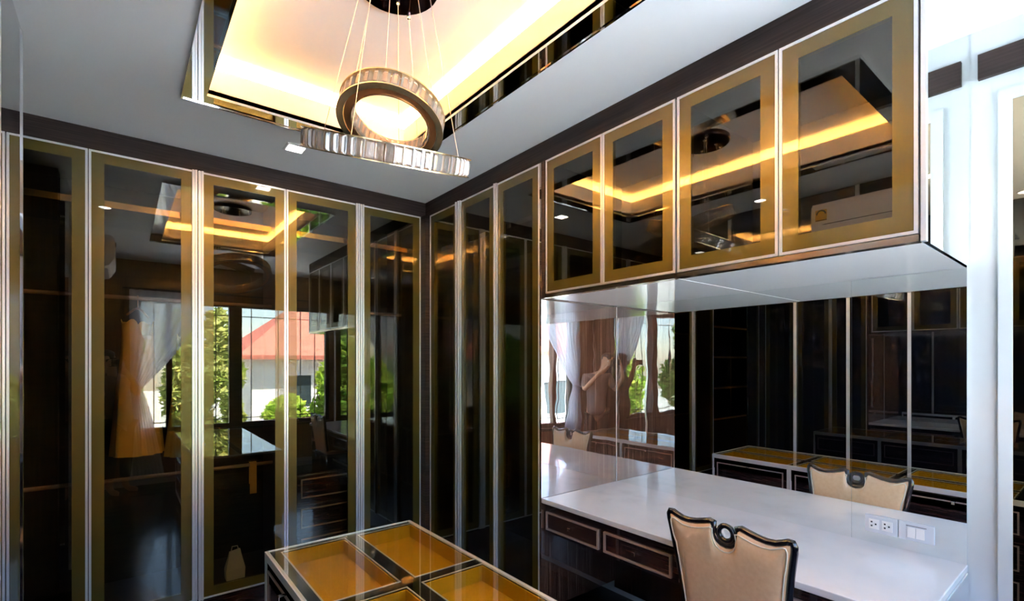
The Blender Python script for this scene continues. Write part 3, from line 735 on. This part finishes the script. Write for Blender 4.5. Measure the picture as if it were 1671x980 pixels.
TT = [(.21, -.33, .74, .155), (.21, -.33, .88, .150), (.205, -.335, 1.00, .135), (.195, -.335, 1.16, .140), (.18, -.33, 1.262, .105), (.18-.145, -.32, 1.268, .066), (.17-.20, -.26, 1.12, .054), (.18+.145, -.32, 1.268, .066), (.17+.20, -.26, 1.12, .054)]
skin('top', TT, [(0, 1), (1, 2), (2, 3), (3, 4), (4, 5), (5, 6), (4, 7), (7, 8)], 'shirt_cloth', pr)
TR = [(.21, -.33, .86, .125)]; TE = []
for s in (-1, 1):
    p = 0
    for q in ((.21+s*.082, -.33, .77, .092), (.21+s*.09, -.325, .48, .068), (.21+s*.09, -.335, .30, .060), (.21+s*.09, -.342, .14, .052)):
        TR.append(q); TE.append((p, len(TR)-1)); p = len(TR)-1
skin('trousers', TR, TE, 'trouser_cloth', pr)
bm = bmesh.new(); bmesh.ops.create_icosphere(bm, subdivisions=3, radius=1)
hc = loc3(.055, -.292, 1.520)
for vv in bm.verts:
    co = vv.co.copy(); q = rgt*co.x*.083+v*co.y*.098+up*co.z*.092
    if co.y > .35 and co.z < .35: q = q*.80
    if co.z < -.4: q.z *= 1.4
    vv.co = hc+q
obj('hair', bm, 'hair', pr, True)
for s in (-1, 1):
    bm = bmesh.new(); bmesh.ops.create_icosphere(bm, subdivisions=2, radius=1)
    ec = loc3(.06+s*.074, -.28, 1.47)
    for vv in bm.verts: vv.co = ec+rgt*vv.co.x*.010+v*vv.co.y*.018+up*vv.co.z*.030
    obj('ear', bm, 'skin', pr, True)
bm = bmesh.new(); bmesh.ops.create_icosphere(bm, subdivisions=2, radius=1)
for vv in bm.verts: vv.co = loc3(.05, -.195, 1.462)+rgt*vv.co.x*.013+v*vv.co.y*.014+up*vv.co.z*.022
obj('nose', bm, 'skin', pr, True)
for s in (-1, 1):
    bm = bmesh.new(); bmesh.ops.create_icosphere(bm, subdivisions=2, radius=.011)
    for vv in bm.verts: vv.co = vv.co+loc3(.05+s*.030, -.203, 1.488)
    obj('eye', bm, 'paper_white', pr, True)
bm = bmesh.new(); tube(bm, [loc3(.05+s*.02, -.196, 1.425) for s in (-1, 0, 1)], .005, 6); obj('mouth', bm, 'pink_fabric', pr, True)
# the hand-held camera behind the view point
cmt = thing('camera', 'black camera held up by the photographer', 'camera', loc3(0, -.12, 1.43))
bm = bmesh.new(); bx(bm, -.062, .062, -.155, -.105, 1.425, 1.505); bx(bm, -.022, .022, -.150, -.105, 1.505, 1.525)
for vv in bm.verts: vv.co = loc3(*vv.co)
obj('camera_body', bm, 'camera_plastic', cmt, bevel=.006)
bm = bmesh.new(); tube(bm, [loc3(0, -.105, 1.47), loc3(0, -.06, 1.47), loc3(0, -.058, 1.47), loc3(0, -.035, 1.47)], [.034, .034, .038, .038], 24); obj('lens', bm, 'camera_plastic', cmt, True)
bm = bmesh.new(); tube(bm, [loc3(0, -.035, 1.47), loc3(0, -.0345, 1.47)], [.030, .030], 24); obj('front_glass', bm, 'pane_dark', cmt)

# ------------------------------------------------------------------ outside
GZ = -2.6
gr = struct('ground', boxes((-60, 60, -80, YC-.14, GZ-.2, GZ)), 'grass', label='pale paved yard outside the window')
def leaves(n_, centres, size, seed):
    rnd = random.Random(seed); V = []; F = []
    for _ in range(n_):
        c, r3 = rnd.choice(centres)
        while True:
            p = Vector((rnd.uniform(-1, 1), rnd.uniform(-1, 1), rnd.uniform(-1, 1)))
            if .25 < p.length < 1: break
        p = Vector((c[0]+p.x*r3[0], c[1]+p.y*r3[1], c[2]+p.z*r3[2]))
        d = Vector((rnd.gauss(0, 1), rnd.gauss(0, 1), rnd.gauss(0, .6))).normalized(); e = d.cross(Vector((rnd.gauss(0, 1), rnd.gauss(0, 1), rnd.gauss(0, 1)))).normalized()
        s = size*rnd.uniform(.6, 1.4); i = len(V)
        V += [p-d*s, p+e*s*.4, p+d*s, p-e*s*.4]; F.append((i, i+1, i+2, i+3))
    return V, F
def tree(x, y, h, rx, rz, mat, label, seed, nleaf=2600, size=.11, group='garden trees'):
    rnd = random.Random(seed); t = thing('tree', label, 'tree', (x, y, GZ), group)
    bm = bmesh.new(); tube(bm, [(x, y, GZ), (x+.05, y, GZ+h*.35), (x-.04, y, GZ+h*.7)], [.12, .09, .04], 8)
    for k in range(5):
        a = k*1.3; z = GZ+h*(.35+.08*k); tube(bm, [(x, y, z), (x+rx*.6*cos(a), y+rx*.6*sin(a), z+h*.16)], [.04, .012], 5)
    obj('trunk', bm, 'bark', t, True)
    cs = []
    for k in range(12):
        a = rnd.uniform(0, 2*pi); q = rnd.uniform(0, .65)
        cs.append(((x+rx*q*cos(a), y+rx*q*sin(a), GZ+h-rz+rnd.uniform(-.75, .55)*rz), (rx*.45, rx*.45, rz*.35)))
    V, F = leaves(nleaf, cs, size, seed)
    me = bpy.data.meshes.new('foliage'); me.from_pydata(V, [], F); me.materials.append(MATS[mat])
    o = bpy.data.objects.new('foliage', me); C.objects.link(o); o.parent = t; o.matrix_parent_inverse = pinv(t); o['kind'] = 'stuff'
tree(1.45, -8.2, 5.9, .85, 2.4, 'leaf_olive', 'tall olive green tree close to the pale slab', 11, 6500, .13)
tree(-.45, -7.9, 5.6, .85, 2.3, 'leaf_deep', 'dense deep green tree beside the tall olive one', 12, 6000, .13)
tree(5.0, -8.8, 4.65, .75, 1.7, 'leaf_bright', 'bright green bushy tree in front of the white house', 13, 6000, .11)
tree(4.1, -10.3, 3.4, 1.1, 1.4, 'leaf_bright', 'low bright green shrub tree before the house wall', 14, 5000, .12)
tree(3.0, -13.0, 4.5, .55, 1.5, 'leaf_olive', 'slim olive tree standing at the corner of the red roofed house', 15, 4000, .14)
tree(7.8, -8.8, 5.8, 1.3, 2.4, 'leaf_deep', 'tall deep green tree beyond the bright bushy one', 16, 6000, .14)
tree(-3.6, -9.0, 4.6, 1.1, 1.7, 'leaf_bright', 'spreading bright green tree away from the house', 17, 5000, .14)
tree(11.5, -10.0, 6.4, 1.6, 2.8, 'leaf_bright', 'large light green tree at the end of the balustrade', 18, 6000, .17)
tree(14.5, -8.0, 6.4, 1.6, 2.8, 'leaf_deep', 'large dark green tree at the end of the balustrade', 19, 6000, .17)
# pale slab added below the window to bounce sunlight up to the ceiling
t = thing('reflector', 'flat pale reflector slab added below the window', 'reflector', (1.5, -3.8, GZ))
obj('slab', boxes((-4, 7, -6.4, YC-.35, -.42, -.30)), 'slab_pale', t)
for x in (-3.6, 1.5, 6.6):
    for y in (-6.1, -1.3): obj('post', boxes((x-.08, x+.08, y-.08, y+.08, GZ, -.42)), 'house_wall', t)
# neighbour's house with red hipped roof
def house(x0, x1, y0, y1, ze, zr, label, wins):
    t = thing('house', label, 'house', ((x0+x1)/2, (y0+y1)/2, GZ))
    obj('walls', boxes((x0+.5, x1-.5, y0+.5, y1-.5, GZ, ze)), 'house_wall', t)
    bm = bmesh.new(); q = [(x0, y0), (x1, y0), (x1, y1), (x0, y1)]; lo = [bm.verts.new((x, y, ze)) for x, y in q]; ym = (y0+y1)/2; hw = (y1-y0)/2
    r0, r1 = bm.verts.new((x0+hw, ym, zr)), bm.verts.new((x1-hw, ym, zr))
    bm.faces.new((lo[0], lo[1], r1, r0)); bm.faces.new((lo[2], lo[3], r0, r1)); bm.faces.new((lo[1], lo[2], r1)); bm.faces.new((lo[3], lo[0], r0)); bm.faces.new(lo[::-1])
    rf = obj('roof', bm, 'roof_tile', t)
    obj('fascia_board', boxes((x0, x1, y1-.02, y1+.02, ze-.16, ze), (x0-.02, x0+.02, y0, y1, ze-.16, ze), (x1-.02, x1+.02, y0, y1, ze-.16, ze)), 'roof_tile', rf)
    for a, b, c0, c1 in wins:
        f = obj('window', boxes((a, b, y1-.5, y1-.46, c0, c1)), 'house_wall', t); obj('pane', boxes((a+.06, b-.06, y1-.46, y1-.45, c0+.06, c1-.06)), 'pane_dark', f)
house(3.4, 13.5, -21, -14, 1.75, 4.6, 'white two-storey house with red hipped roof', [(5.2, 6.2, -.4, 1.0), (8.0, 9.2, -.4, 1.0), (11, 12, -.4, 1.0)])
house(-17, -6.2, -16.5, -9.5, 1.9, 4.7, 'white house with a red roof behind the spreading green tree', [(-9, -7.8, -.6, .8), (-13, -11.8, -.6, .8)])
# garden wall with balusters
t = thing('balustrade', 'white garden balustrade outside the window', 'balustrade', (2, -12.0, GZ))
obj('rail', boxes((-3, 9, -12.1, -11.9, .16+GZ+1.3, .30+GZ+1.3)), 'house_wall', t); obj('base', boxes((-3, 9, -12.1, -11.9, GZ, GZ+.8)), 'house_wall', t)
bm = bmesh.new(); lathe(bm, [(.05, GZ+.8), (.09, GZ+.95), (.04, GZ+1.2), (.07, GZ+1.46)], -2.8, -12.0, 8)
b0_ = obj('baluster', bm, 'house_wall', t, True)
for k in range(1, 48):
    o = b0_.copy(); C.objects.link(o); o.parent = t; o.location = (k*.25, 0, 0)
